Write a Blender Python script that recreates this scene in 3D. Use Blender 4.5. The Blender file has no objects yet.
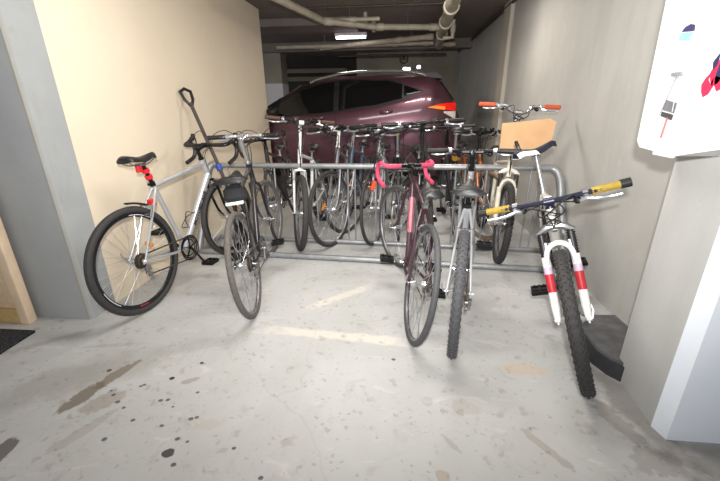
import bpy, math, random
from mathutils import Vector, Matrix
random.seed(7)
scn = bpy.context.scene
COL = scn.collection
pi = math.pi

# ------------------------------------------------------------------ camera
CAM_H = 1.27
cd = bpy.data.cameras.new('camera'); cam = bpy.data.objects.new('camera', cd); COL.objects.link(cam)
cd.sensor_width = 36; cd.lens = 366 * 36 / 720; cd.clip_start = .05
PITCH, YAW, ROLL = math.radians(20.2), math.radians(6.1), math.radians(.6)
F = Vector((-math.sin(YAW) * math.cos(PITCH), math.cos(YAW) * math.cos(PITCH), -math.sin(PITCH)))
Rr = Vector((math.cos(YAW), math.sin(YAW), 0)); Uu = Rr.cross(F)
R2 = math.cos(ROLL) * Rr - math.sin(ROLL) * Uu; U2 = math.cos(ROLL) * Uu + math.sin(ROLL) * Rr
cam.matrix_world = Matrix(((R2.x, U2.x, -F.x, 0), (R2.y, U2.y, -F.y, 0), (R2.z, U2.z, -F.z, CAM_H), (0, 0, 0, 1)))
scn.camera = cam
# ------------------------------------------------------------------ world, lamps, exposure
w = bpy.data.worlds.new('world'); scn.world = w; w.use_nodes = True
w.node_tree.nodes['Background'].inputs[0].default_value = (.95, .97, 1, 1)
w.node_tree.nodes['Background'].inputs[1].default_value = .62
scn.view_settings.view_transform = 'Standard'; scn.view_settings.look = 'None'
scn.view_settings.exposure = .42; scn.view_settings.gamma = 1; scn.view_settings.use_curve_mapping = False

def lamp(name, kind, loc, energy, color, size=.1, rot=None, sy=None):
    l = bpy.data.lights.new(name, kind); l.energy = energy; l.color = color
    if kind == 'AREA':
        l.size = size
        if sy: l.shape = 'RECTANGLE'; l.size_y = sy
    else:
        l.shadow_soft_size = size
    o = bpy.data.objects.new(name, l); COL.objects.link(o); o.location = loc
    if rot: o.rotation_euler = rot
    return o
fl_ = lamp('camera_flash', 'SPOT', (.0, -.04, CAM_H + .17), 290, (1, .98, .955), .03, (math.radians(97), 0, math.radians(4)))
fl_.data.spot_size = math.radians(140); fl_.data.spot_blend = 1
lamp('ceiling_tube_light', 'AREA', (-.3, 2.0, 2.44), 34, (1, .97, .92), 1.8, (0, 0, 0), .5)
lamp('far_tube_light', 'AREA', (-.85, 6.8, 2.26), 9, (1, .93, .85), .5, (0, 0, 0), .12)

lamp('rack_tube_light', 'AREA', (.35, 4.2, 2.40), 24, (1, .93, .84), .8, (0, 0, 0), .15)
# ------------------------------------------------------------------ materials
def srgb(r, g, b):
    f = lambda c: (c / 255 / 12.92) if c / 255 <= .04045 else ((c / 255 + .055) / 1.055) ** 2.4
    return (f(r), f(g), f(b), 1)
_M = {}
def mat(name, col, rough=.5, metal=0, var=.12, scale=30, bump=0, emit=0, coat=0, trans=0):
    if name in _M: return _M[name]
    m = bpy.data.materials.new(name); m.use_nodes = True
    nt = m.node_tree; b = nt.nodes['Principled BSDF']
    c = srgb(*col)
    tc = nt.nodes.new('ShaderNodeTexCoord'); n = nt.nodes.new('ShaderNodeTexNoise')
    n.inputs['Scale'].default_value = scale; n.inputs['Detail'].default_value = 5
    nt.links.new(tc.outputs['Object'], n.inputs['Vector'])
    r = nt.nodes.new('ShaderNodeValToRGB')
    r.color_ramp.elements[0].position = .3; r.color_ramp.elements[1].position = .7
    r.color_ramp.elements[0].color = tuple(x * (1 - var) for x in c[:3]) + (1,)
    r.color_ramp.elements[1].color = tuple(min(1, x * (1 + var)) for x in c[:3]) + (1,)
    nt.links.new(n.outputs['Fac'], r.inputs['Fac']); nt.links.new(r.outputs['Color'], b.inputs['Base Color'])
    b.inputs['Roughness'].default_value = rough; b.inputs['Metallic'].default_value = metal
    if coat: b.inputs['Coat Weight'].default_value = coat; b.inputs['Coat Roughness'].default_value = .08
    if trans: b.inputs['Transmission Weight'].default_value = trans
    if emit:
        b.inputs['Emission Color'].default_value = c; b.inputs['Emission Strength'].default_value = emit
    if bump:
        bp = nt.nodes.new('ShaderNodeBump'); bp.inputs['Strength'].default_value = bump; bp.inputs['Distance'].default_value = .01
        nt.links.new(n.outputs['Fac'], bp.inputs['Height']); nt.links.new(bp.outputs['Normal'], b.inputs['Normal'])
    _M[name] = m
    return m

class NT:
    """small node-graph helper for the large surfaces"""
    def __init__(s, name, rough=.8):
        s.m = bpy.data.materials.new(name); s.m.use_nodes = True; s.nt = s.m.node_tree
        s.b = s.nt.nodes['Principled BSDF']; s.b.inputs['Roughness'].default_value = rough
        s.b.inputs['Specular IOR Level'].default_value = .3
        s.geo = s.nt.nodes.new('ShaderNodeNewGeometry'); s.pos = s.geo.outputs['Position']
    def n(s, t, **k):
        x = s.nt.nodes.new(t)
        for a, v in k.items(): setattr(x, a, v)
        return x
    def lk(s, a, b): s.nt.links.new(a, b)
    def mapped(s, scale, loc=(0, 0, 0), rotz=0):
        x = s.n('ShaderNodeMapping'); s.lk(s.pos, x.inputs['Vector'])
        x.inputs['Scale'].default_value = scale; x.inputs['Location'].default_value = loc
        x.inputs['Rotation'].default_value = (0, 0, rotz); return x.outputs[0]
    def noise(s, scale, detail=6, vec=None, rough=.6, dist=0):
        x = s.n('ShaderNodeTexNoise'); x.inputs['Scale'].default_value = scale; x.inputs['Detail'].default_value = detail
        x.inputs['Roughness'].default_value = rough; x.inputs['Distortion'].default_value = dist
        s.lk(vec or s.pos, x.inputs['Vector']); return x.outputs['Fac']
    def ramp(s, fac, a, b, ca=(0, 0, 0, 1), cb=(1, 1, 1, 1)):
        x = s.n('ShaderNodeValToRGB'); e = x.color_ramp.elements
        e[0].position = a; e[1].position = b; e[0].color = ca; e[1].color = cb
        s.lk(fac, x.inputs['Fac']); return x.outputs['Color']
    def mix(s, fac, a, b):
        x = s.n('ShaderNodeMix', data_type='RGBA')
        if isinstance(fac, (int, float)): x.inputs[0].default_value = fac
        else: s.lk(fac, x.inputs[0])
        for i, v in ((6, a), (7, b)):
            if isinstance(v, tuple): x.inputs[i].default_value = v
            else: s.lk(v, x.inputs[i])
        return x.outputs[2]
    def math(s, op, a, b=0.0, clamp=False):
        x = s.n('ShaderNodeMath', operation=op); x.use_clamp = clamp
        for i, v in ((0, a), (1, b)):
            if isinstance(v, (int, float)): x.inputs[i].default_value = v
            else: s.lk(v, x.inputs[i])
        return x.outputs[0]
    def blob(s, c, rad, rot=0, warp=.5, nscale=12, soft=.12):
        """mask = 1 inside a noisy ellipse at c with radii rad (XY of world)"""
        mp = s.n('ShaderNodeMapping', vector_type='TEXTURE'); s.lk(s.pos, mp.inputs['Vector'])
        mp.inputs['Location'].default_value = (c[0], c[1], 0); mp.inputs['Rotation'].default_value = (0, 0, rot)
        mp.inputs['Scale'].default_value = (rad[0], rad[1], 1e3)
        ln = s.n('ShaderNodeVectorMath', operation='LENGTH'); s.lk(mp.outputs[0], ln.inputs[0])
        d = s.math('ADD', ln.outputs['Value'], s.math('MULTIPLY', s.math('SUBTRACT', s.noise(nscale, 5), .5), warp * 2))
        return s.ramp(d, 1 - soft, 1 + soft, (1, 1, 1, 1), (0, 0, 0, 1))
    def box(s, c, half, rot=0, warp=.1, nscale=20, soft=.05):
        mp = s.n('ShaderNodeMapping', vector_type='TEXTURE'); s.lk(s.pos, mp.inputs['Vector'])
        mp.inputs['Location'].default_value = (c[0], c[1], 0); mp.inputs['Rotation'].default_value = (0, 0, rot)
        mp.inputs['Scale'].default_value = (half[0], half[1], 1e3)
        sp = s.n('ShaderNodeSeparateXYZ'); s.lk(mp.outputs[0], sp.inputs[0])
        d = s.math('MAXIMUM', s.math('ABSOLUTE', sp.outputs[0]), s.math('ABSOLUTE', sp.outputs[1]))
        d = s.math('ADD', d, s.math('MULTIPLY', s.math('SUBTRACT', s.noise(nscale, 5), .5), warp * 2))
        return s.ramp(d, 1 - soft, 1 + soft, (1, 1, 1, 1), (0, 0, 0, 1))
    def bump(s, h, strength, dist=.01):
        b = s.n('ShaderNodeBump'); b.inputs['Strength'].default_value = strength; b.inputs['Distance'].default_value = dist
        s.lk(h, b.inputs['Height']); s.lk(b.outputs[0], s.b.inputs['Normal'])
    def done(s, col): s.lk(col, s.b.inputs['Base Color']); return s.m
    def scaled(s, mask, k):
        return s.math('MULTIPLY', mask, k)

def concrete(name, base, dark, light, streak=True):
    g = NT(name, .75)
    c = g.ramp(g.noise(1.1, 8), .32, .68, srgb(*dark), srgb(*light))
    c = g.mix(.45, c, srgb(*base))
    if streak:
        v = g.mapped((9, 9, .7)); c = g.mix(g.scaled(g.ramp(g.noise(1, 6, v), .5, .78), .35), c, srgb(*dark))
    c = g.mix(g.scaled(g.ramp(g.noise(90, 3), .62, .75), .25), c, srgb(*dark))
    c = g.mix(g.scaled(g.ramp(g.noise(6, 6, dist=1.5), .62, .7), .22), c, srgb(min(255, light[0] + 12), min(255, light[1] + 10), light[2]))
    g.bump(g.noise(45, 6), .12)
    return g.done(c)
def floor_material():
    g = NT('floor_concrete', .62)
    L = srgb(186, 186, 184)
    c = g.ramp(g.noise(1.4, 8, dist=.6), .3, .7, srgb(172, 171, 168), srgb(195, 196, 196))
    c = g.mix(.35, c, L)
    c = g.mix(g.scaled(g.ramp(g.noise(7, 8, rough=.7, dist=.8), .56, .70), .40), c, srgb(150, 144, 134))
    c = g.mix(g.scaled(g.ramp(g.noise(26, 6, rough=.7), .64, .70), .55), c, srgb(128, 122, 112))
    c = g.mix(g.scaled(g.ramp(g.noise(4, 7, g.mapped((1, 2.6, 1), rotz=.5), dist=1), .6, .68), .35), c, srgb(214, 209, 200))
    c = g.mix(g.scaled(g.ramp(g.noise(60, 4, rough=.8), .66, .72), .4), c, srgb(120, 114, 106))
    c = g.mix(g.scaled(g.ramp(g.noise(11, 8, g.mapped((1, 3, 1), rotz=-.6), rough=.75, dist=2), .60, .66), .35), c, srgb(152, 144, 132))
    # worn paint lines
    a, b_ = (-.80, 1.87), (.20, 1.79)
    def line(p, q, wd, k):
        nonlocal c
        cx, cy = (p[0] + q[0]) / 2, (p[1] + q[1]) / 2; dx, dy = q[0] - p[0], q[1] - p[1]
        mk = g.box((cx, cy), (math.hypot(dx, dy) / 2, wd / 2), math.atan2(dy, dx), .6, 11, .5)
        c = g.mix(g.scaled(mk, k), c, srgb(222, 214, 200))
    line((-.86, 1.84), (.15, 1.775), .10, .6)
    line((-.62, 2.06), (-.14, 2.50), .085, .55)
    # oil and damp stains
    for ct, rad, rot, k, col in [((-1.40, 1.37), (.13, .035), 1.25, .8, (120, 108, 92)), ((-1.45, 1.22), (.11, .045), 1.3, .8, (112, 100, 86)), ((-1.33, 1.20), (.10, .06), .9, .45, (132, 122, 108)),
                            ((-1.53, .92), (.04, .07), .2, .8, (84, 76, 68)), ((-1.0, 1.37), (.05, .02), .6, .5, (130, 122, 110)),
                            ((.66, 1.60), (.13, .05), 0, .35, (204, 172, 128)), ((.32, 1.32), (.07, .045), 0, .35, (160, 152, 142)), ((.16, 1.34), (.03, .03), 0, .35, (150, 146, 140)),
                            ((.60, 1.14), (.13, .02), -.9, .4, (140, 130, 112)), ((.95, 1.30), (.14, .05), -1.2, .5, (128, 120, 108)), ((1.0, 1.12), (.10, .07), 0, .4, (128, 120, 108)),
                            ((.19, .98), (.03, .03), 0, .5, (160, 140, 118)), ((-.06, 2.02), (.03, .02), 1.2, .3, (140, 130, 120)), ((.24, 1.12), (.06, .012), -.9, .35, (140, 134, 128)),
                            ((-1.3, 1.02), (.16, .03), 1.1, .35, (150, 140, 126)), ((-.78, 1.12), (.05, .03), .2, .3, (170, 160, 146)), ((-2.0, 1.6), (.25, .03), .7, .35, (140, 134, 124)), ((-1.6, 1.6), (.2, .02), .2, .3, (150, 142, 130))]:
        c = g.mix(g.scaled(g.blob(ct, rad, rot, .85, 22, .2), k), c, srgb(*col))
    rnd = random.Random(3)
    spots = [(-.87, .975, .022, .9), (-1.10, 1.375, .012, 1), (-1.46, 1.40, .012, 1), (-1.01, 1.50, .010, .9), (-.87, 1.04, .010, .8), (-.62, 1.02, .008, .8), (-.82, .93, .010, .8), (.0, 1.62, .01, .8), (-.47, .91, .009, .8)]
    for i in range(16): spots.append((rnd.uniform(-1.35, -.75), rnd.uniform(1.0, 1.32), rnd.uniform(.006, .011), .75))
    for x, y, r, k in spots:
        c = g.mix(g.scaled(g.blob((x, y), (r * 1.2, r), 0, .35, 40, .2), k), c, srgb(46, 42, 40))
    for sc_v, thr, k, colr, sd_ in ((14, .10, .42, (136, 128, 118), 0), (9, .12, .45, (150, 142, 130), 5), (30, .10, .35, (104, 98, 90), 9)):
        vo = g.n('ShaderNodeTexVoronoi'); vo.inputs['Scale'].default_value = sc_v
        nz_ = g.n('ShaderNodeTexNoise'); nz_.inputs['Scale'].default_value = sc_v * 2.2; nz_.inputs['Detail'].default_value = 5; g.lk(g.pos, nz_.inputs['Vector'])
        s1 = g.n('ShaderNodeVectorMath', operation='SCALE'); s1.inputs['Scale'].default_value = 1.1 / sc_v; g.lk(nz_.outputs['Color'], s1.inputs[0])
        s2 = g.n('ShaderNodeVectorMath', operation='ADD'); g.lk(g.pos, s2.inputs[0]); g.lk(s1.outputs[0], s2.inputs[1]); g.lk(s2.outputs[0], vo.inputs['Vector'])
        mk = g.ramp(vo.outputs['Distance'], thr, thr + .16, (1, 1, 1, 1), (0, 0, 0, 1))
        sepc = g.n('ShaderNodeSeparateColor'); g.lk(vo.outputs['Color'], sepc.inputs[0])
        sel = g.ramp(sepc.outputs[0], .55, .6)
        c = g.mix(g.scaled(g.math('MULTIPLY', mk, sel), k), c, srgb(*colr))
    grime = g.blob((1.06, 1.38), (.10, .42), .12, .7, 9, .5); c = g.mix(g.scaled(grime, .6), c, srgb(112, 106, 98))
    grime = g.blob((1.33, 1.12), (.34, .12), 0, .7, 9, .5); c = g.mix(g.scaled(grime, .5), c, srgb(112, 106, 98))
    grime = g.blob((-1.55, 1.35), (.55, .16), .6, .9, 6, .6); c = g.mix(g.scaled(grime, .35), c, srgb(132, 126, 114))
    # hairline cracks
    v = g.n('ShaderNodeTexVoronoi', feature='DISTANCE_TO_EDGE'); v.inputs['Scale'].default_value = .8
    wv = g.n('ShaderNodeVectorMath', operation='ADD'); nz = g.n('ShaderNodeTexNoise'); nz.inputs['Scale'].default_value = 3
    g.lk(g.pos, nz.inputs['Vector'])
    sc_ = g.n('ShaderNodeVectorMath', operation='SCALE'); sc_.inputs['Scale'].default_value = .35; g.lk(nz.outputs['Color'], sc_.inputs[0])
    g.lk(g.pos, wv.inputs[0]); g.lk(sc_.outputs[0], wv.inputs[1]); g.lk(wv.outputs[0], v.inputs['Vector'])
    crack = g.ramp(v.outputs['Distance'], .001, .004, (1, 1, 1, 1), (0, 0, 0, 1))
    c = g.mix(g.scaled(crack, .22), c, srgb(140, 134, 126))
    g.bump(g.noise(30, 6), .08)
    return g.done(c)

RUB = lambda: mat('rubber', (52, 50, 50), .75, 0, .15, 40)
BLK = lambda: mat('black_plastic', (28, 27, 28), .45, 0, .1)
BLKM = lambda: mat('black_metal', (34, 34, 37), .35, .6, .1)
CHR = lambda: mat('polished_alloy', (205, 207, 212), .28, .9, .08)
STL = lambda: mat('dull_steel', (140, 140, 142), .4, .8, .15)
CHN = lambda: mat('oily_chain', (92, 84, 76), .5, .7, .3, 120)

# ------------------------------------------------------------------ mesh builder
class MB:
    def __init__(s, M=None): s.v = []; s.f = []; s.M = M
    def add(s, vs, fs):
        o = len(s.v)
        s.v += [tuple(s.M @ Vector(p)) if s.M else tuple(p) for p in vs]
        s.f += [tuple(i + o for i in f) for f in fs]; return s
    def tube(s, pts, r, seg=8, cap=True, flat=None, closed=False):
        pts = [Vector(p) for p in pts]; n = len(pts)
        rs = r if isinstance(r, (list, tuple)) else [r] * n
        T = []
        for i in range(n):
            if closed: t = pts[(i + 1) % n] - pts[i - 1]
            else: t = pts[min(i + 1, n - 1)] - pts[max(i - 1, 0)]
            T.append(t.normalized() if t.length > 1e-9 else Vector((0, 0, 1)))
        up = Vector((0, 0, 1)) if abs(T[0].z) < .9 else Vector((0, 1, 0))
        N = (up - T[0] * up.dot(T[0])).normalized(); vs = []
        for i in range(n):
            N = (N - T[i] * N.dot(T[i])).normalized(); B = T[i].cross(N)
            a_, b_ = (1, 1) if flat is None else flat
            for k in range(seg):
                a = 2 * pi * k / seg
                vs.append(pts[i] + N * (rs[i] * a_ * math.cos(a)) + B * (rs[i] * b_ * math.sin(a)))
        fs = []
        for i in range(n if closed else n - 1):
            j = (i + 1) % n
            for k in range(seg):
                k2 = (k + 1) % seg; fs.append((i * seg + k, i * seg + k2, j * seg + k2, j * seg + k))
        if cap and not closed: fs += [tuple(range(seg))[::-1], tuple((n - 1) * seg + k for k in range(seg))]
        return s.add(vs, fs)
    def box(s, c, h, R=None, bev=0):
        c = Vector(c); R = R or Matrix.Identity(3); hx, hy, hz = h
        if bev <= 0:
            vs = [c + R @ Vector((x * hx, y * hy, z * hz)) for x in (-1, 1) for y in (-1, 1) for z in (-1, 1)]
            return s.add(vs, [(0, 1, 3, 2), (4, 6, 7, 5), (0, 4, 5, 1), (2, 3, 7, 6), (0, 2, 6, 4), (1, 5, 7, 3)])
        b = min(bev, hx * .9, hy * .9, hz * .9)
        # prism with a rounded outline in x/y and chamfered top and bottom
        outl = []
        for (sx, sy, a0) in ((1, 1, 0), (-1, 1, 90), (-1, -1, 180), (1, -1, 270)):
            for k in range(4):
                a = math.radians(a0 + 30 * k); outl.append((sx * (hx - b) + b * math.cos(a), sy * (hy - b) + b * math.sin(a), math.cos(a), math.sin(a)))
        vs = []
        for z, ins in ((-hz, b * .7), (-hz + b * .7, 0), (hz - b * .7, 0), (hz, b * .7)):
            for x, y, nx, ny in outl: vs.append(c + R @ Vector((x - nx * ins, y - ny * ins, z)))
        n = len(outl); fs = []
        for l in range(3):
            for k in range(n): k2 = (k + 1) % n; fs.append((l * n + k, l * n + k2, (l + 1) * n + k2, (l + 1) * n + k))
        fs += [tuple(range(n))[::-1], tuple(3 * n + k for k in range(n))]
        return s.add(vs, fs)
    def torus(s, c, R, r, ax='y', seg=48, rs=8, fl=(1, 1), a0=0., a1=2 * pi):
        c = Vector(c); vs = []; full = abs(a1 - a0 - 2 * pi) < 1e-6; n = seg if full else seg + 1
        for i in range(n):
            a = a0 + (a1 - a0) * i / seg
            d = Vector((math.cos(a), 0, math.sin(a))) if ax == 'y' else Vector((math.cos(a), math.sin(a), 0)) if ax == 'z' else Vector((0, math.cos(a), math.sin(a)))
            n_ = Vector((0, 1, 0)) if ax == 'y' else Vector((0, 0, 1)) if ax == 'z' else Vector((1, 0, 0))
            for k in range(rs):
                b = 2 * pi * k / rs
                vs.append(c + d * (R + r * fl[0] * math.cos(b)) + n_ * (r * fl[1] * math.sin(b)))
        fs = []
        for i in range(seg):
            j = (i + 1) % n
            for k in range(rs): k2 = (k + 1) % rs; fs.append((i * rs + k, j * rs + k, j * rs + k2, i * rs + k2))
        if not full: fs += [tuple(range(rs)), tuple((n - 1) * rs + k for k in range(rs))[::-1]]
        return s.add(vs, fs)
    def ball(s, c, r, seg=12, rings=8):
        r = r if isinstance(r, tuple) else (r, r, r); c = Vector(c); vs = [c + Vector((0, 0, r[2]))]
        for i in range(1, rings):
            p = pi * i / rings
            for k in range(seg):
                a = 2 * pi * k / seg; vs.append(c + Vector((r[0] * math.sin(p) * math.cos(a), r[1] * math.sin(p) * math.sin(a), r[2] * math.cos(p))))
        vs.append(c - Vector((0, 0, r[2]))); fs = []
        for k in range(seg): fs.append((0, 1 + k, 1 + (k + 1) % seg))
        for i in range(rings - 2):
            for k in range(seg):
                k2 = (k + 1) % seg; fs.append((1 + i * seg + k, 1 + (i + 1) * seg + k, 1 + (i + 1) * seg + k2, 1 + i * seg + k2))
        L = len(vs) - 1
        for k in range(seg): fs.append((L, 1 + (rings - 2) * seg + (k + 1) % seg, 1 + (rings - 2) * seg + k))
        return s.add(vs, fs)
    def grid(s, P, closed_u=False):
        """P[i][j] points"""
        n, m = len(P), len(P[0]); vs = [p for row in P for p in row]; fs = []
        for i in range(n - 1):
            for j in range(m - (0 if closed_u else 1)):
                j2 = (j + 1) % m; fs.append((i * m + j, i * m + j2, (i + 1) * m + j2, (i + 1) * m + j))
        return s.add(vs, fs)
    def prism(s, poly, a, b, axis='x'):
        """polygon (two coords) extruded between a and b along axis"""
        f = {'x': lambda p, t: (t, p[0], p[1]), 'y': lambda p, t: (p[0], t, p[1]), 'z': lambda p, t: (p[0], p[1], t)}[axis]
        n = len(poly); vs = [f(p, a) for p in poly] + [f(p, b) for p in poly]
        fs = [tuple(range(n)), tuple(range(n, 2 * n))[::-1]] + [(k, n + k, n + (k + 1) % n, (k + 1) % n) for k in range(n)]
        return s.add(vs, fs)
    def build(s, name, m, parent=None, ang=35, label=None, flip=True):
        me = bpy.data.meshes.new(name); me.from_pydata(s.v, [], s.f); me.update()
        import bmesh
        bm = bmesh.new(); bm.from_mesh(me); bmesh.ops.recalc_face_normals(bm, faces=bm.faces); bm.to_mesh(me); bm.free()
        for p in me.polygons: p.use_smooth = True
        me.set_sharp_from_angle(angle=math.radians(ang))
        me.materials.append(m); o = bpy.data.objects.new(name, me); COL.objects.link(o)
        if parent: o.parent = parent
        if label: o['label'] = label
        return o
def tag(o, label, cat, group=None):
    o['label'] = label; o['category'] = cat
    if group: o['group'] = group
    return o
def empty(name, loc, label, cat, group=None, rot=None):
    o = bpy.data.objects.new(name, None); COL.objects.link(o); o.location = loc; o.empty_display_size = .1
    if rot: o.rotation_euler = rot
    return tag(o, label, cat, group)
def struct(name, mb, m):
    o = mb.build(name, m); o['kind'] = 'structure'; return o
def text(name, s, size, m, parent, M, ext=.0006, shear=0, bold=0):
    c = bpy.data.curves.new(name, 'FONT'); c.body = s; c.size = size; c.extrude = ext; c.align_x = 'CENTER'; c.align_y = 'CENTER'; c.shear = shear; c.offset = bold
    t = bpy.data.objects.new(name, c); COL.objects.link(t)
    bpy.context.view_layer.update()
    me = bpy.data.meshes.new_from_object(t.evaluated_get(bpy.context.evaluated_depsgraph_get()))
    COL.objects.unlink(t); bpy.data.objects.remove(t)
    me.materials.clear(); me.materials.append(m); me.transform(M)
    o = bpy.data.objects.new(name, me); COL.objects.link(o); o.parent = parent; return o
def curve(pts, n=6):
    """catmull-rom resample"""
    P = [Vector(p) for p in pts]; P = [2 * P[0] - P[1]] + P + [2 * P[-1] - P[-2]]; out = []
    for i in range(1, len(P) - 2):
        for k in range(n):
            t = k / n; a, b, c, d = P[i - 1], P[i], P[i + 1], P[i + 2]
            out.append(.5 * ((2 * b) + (c - a) * t + (2 * a - 5 * b + 4 * c - d) * t * t + (3 * b - a - 3 * c + d) * t ** 3))
    out.append(P[-2]); return out

# ------------------------------------------------------------------ setting
RX, LX, CEIL = 1.385, -1.93, 2.5
struct('floor', MB().box((0, 4, -.05), (7, 8, .05)), floor_material())
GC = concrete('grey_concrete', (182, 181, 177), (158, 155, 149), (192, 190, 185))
GCD = concrete('back_concrete', (150, 142, 130), (112, 106, 98), (160, 152, 138))
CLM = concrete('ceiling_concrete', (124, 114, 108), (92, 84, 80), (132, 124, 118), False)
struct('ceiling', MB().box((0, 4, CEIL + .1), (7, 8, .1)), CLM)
struct('wall_right', MB().box((RX + .15, 5.5, CEIL / 2), (.15, 4.3, CEIL / 2)), GC)
# column standing out from the right wall, front face in its own brighter white
m = MB(); m.prism([(1.40, 1.235), (1.40, 1.605), (1.10, 1.605), (1.085, 1.29), (1.10, 1.235)], 0, CEIL, 'z')
struct('trim_1', m, concrete('column_concrete', (186, 186, 183), (170, 170, 167), (192, 192, 190)))
m = MB().prism([(2.4, 1.235), (1.103, 1.235), (1.088, 1.290), (1.078, 1.288), (1.096, 1.222), (2.4, 1.222)], 0, CEIL, 'z')
g = NT('white_wall_paint', .6); struct('wall_front', m, g.done(g.ramp(g.noise(3), .3, .7, srgb(232, 240, 250), srgb(240, 246, 254))))
# pilaster far along the right wall
struct('trim_2', MB().box((RX - .02, 5.62, CEIL / 2), (.025, .17, CEIL / 2)), concrete('pilaster_concrete', (190, 184, 172), (160, 154, 144), (200, 194, 182)))
struct('trim_3', MB().tube([(RX - .03, 4.6, 2.46), (RX - .03, 10, 2.46)], .02), mat('conduit', (70, 66, 62), .6))
# left: cream wall and concrete column
g = NT('cream_paint', .7); cc = g.ramp(g.noise(1.2, 5), .3, .7, srgb(225, 210, 187), srgb(231, 217, 194))
cc = g.mix(g.scaled(g.ramp(g.noise(9, 6), .6, .75), .15), cc, srgb(206, 190, 165)); g.bump(g.noise(60), .05)
struct('wall_left', MB().box((LX - .15, 3.78, CEIL / 2), (.15, 1.74, CEIL / 2)), g.done(cc))
g = NT('column_grey', .75); cc = g.ramp(g.noise(1.4, 7), .3, .7, srgb(152, 154, 155), srgb(168, 171, 171))
cc = g.mix(g.scaled(g.ramp(g.noise(5, 8, g.mapped((2.5, 2.5, 1)), dist=1), .58, .68), .3), cc, srgb(150, 148, 140))
sp = g.n('ShaderNodeSeparateXYZ'); g.lk(g.pos, sp.inputs[0])
d = g.math('ABSOLUTE', g.math('ADD', sp.outputs[0], 1.945)); d = g.math('ADD', d, g.math('MULTIPLY', g.math('SUBTRACT', g.noise(7), .5), .03))
cc = g.mix(g.scaled(g.ramp(d, .004, .016, (1, 1, 1, 1), (0, 0, 0, 1)), .55), cc, srgb(152, 146, 130)); g.bump(g.noise(40), .1)
struct('wall_left_column', MB().prism([(-2.9, 1.84), (-1.945, 1.84), (-1.925, 1.86), (-1.925, 2.045), (-2.9, 2.045)], 0, CEIL, 'z'), g.done(cc))
# back of the garage
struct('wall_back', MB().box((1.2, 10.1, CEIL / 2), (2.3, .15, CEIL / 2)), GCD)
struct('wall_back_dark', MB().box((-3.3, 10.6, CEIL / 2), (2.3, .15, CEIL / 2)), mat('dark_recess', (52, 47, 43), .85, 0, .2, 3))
struct('trim_4', MB().box((-2.77, 8.6, CEIL / 2), (.22, .22, CEIL / 2)), GCD)
struct('trim_5', MB().box((-2.77, 8.6, .87), (.225, .225, .87)), mat('white_column_paint', (206, 206, 206), .6, 0, .05))
struct('trim_6', MB().box((-3.6, 10.3, 2.13), (2.2, .12, .05)).box((-3.6, 10.3, 1.94), (2.2, .12, .05)), mat('beam_grey', (118, 108, 96), .8))
struct('trim_7', MB().box((-2.6, 6.4, 2.46), (1.9, .3, .06)), CLM)
struct('trim_8', MB().box((-1.4, 8.4, 2.42), (2.8, .14, .09)), CLM)
# door frame at the far left with a dark mat in front
WD = mat('cream_wood', (226, 202, 172), .5, 0, .08, 12)
R_ = Matrix.Rotation(math.radians(0), 3, 'Z')
dr = empty('cabinet', (-2.45, 1.6, 0), 'cream wooden cabinet edge standing against the grey column, cut by the left edge', 'cabinet')
MB().box((.14, .18, .5), (.03, .028, .5), bev=.004).build('side_panel', WD, dr)
MB().box((-.01, .19, .52), (.12, .015, .46)).build('back_panel', mat('cream_panel', (214, 190, 158), .5), dr)
MB().box((-.01, .18, .05), (.12, .02, .05)).build('kick_board', mat('tan_board', (196, 166, 110), .6), dr, label='darker tan kick board')
MB().box((-.13, .12, .5), (.02, .05, .5), bev=.004).build('door_edge', mat('brown_edge', (190, 150, 118), .5), dr)
bpy.context.view_layer.update()
g = NT('mat_fibre', .95); cc = g.ramp(g.noise(140, 3), .4, .65, srgb(24, 24, 26), srgb(74, 74, 76)); g.bump(g.noise(140), .6)
tag(MB().box((-2.46, 1.52, .008), (.30, .155, .008), Matrix.Rotation(math.radians(1), 3, 'Z'), bev=.004).build('door_mat', g.done(cc)), 'black ribbed floor mat lying by the cream cabinet', 'mat')

# ------------------------------------------------------------------ bicycle rack
rk = empty('bicycle_rack', (-.3, 3.1, 0), 'long galvanised steel pipe rack that all the bicycles stand in', 'bike rack')
GALV = mat('galvanised_steel', (158, 160, 162), .42, .55, .15, 14)
def rp(x, y, z=0): return (x + .3, y - 3.1, z)
def railY(x, k): return (2.98 - (x + 1.82) * .0572) if k == 0 else (3.353 - (x + 1.22) * .0452)
MB().tube([rp(-1.78, railY(-1.78, 0), .026), rp(1.36, railY(1.36, 0), .026)], .024, 12).build('floor_rail', GALV, rk)
MB().tube([rp(-1.78, railY(-1.78, 1), .026), rp(1.36, railY(1.36, 1), .026)], .02, 12).build('floor_rail', GALV, rk)
def topY(x): return railY(x, 1)
MB().tube([rp(-1.80, topY(-1.8), .75), rp(1.20, topY(1.2), .765)], .025, 14).build('top_rail', GALV, rk)
for s_ in (1, -1):
    x = 1.20 if s_ > 0 else -1.72; xe = 1.335 if s_ > 0 else -1.80
    pts = curve([rp(x, topY(x), .762), rp(x + (xe - x) * .7, topY(x) - .01, .755), rp(xe, topY(xe) - .06, .68), rp(xe + .01 * s_, topY(xe) - .16, .45), rp(xe + .02 * s_, railY(xe, 0), .03)], 6)
    MB().tube(pts, .032, 12).build('end_leg', GALV, rk)
    MB().tube([rp(xe, railY(xe, 0), .026), rp(xe, railY(xe, 1), .026)], .02, 10).build('end_tie', GALV, rk)
def px_rail(px): # position along the rack from a hand-read table
    return px
for x in (-1.62, -1.38, -1.16, -.98, -.76, -.46, -.395, -.20, -.125, .16, .235, .50, .58, .76, .93, 1.12, 1.19):
    MB().tube([rp(x, topY(x), .745), rp(x, topY(x) + .0, .03)], .008, 8).build('upright_bar', GALV, rk)

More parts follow.
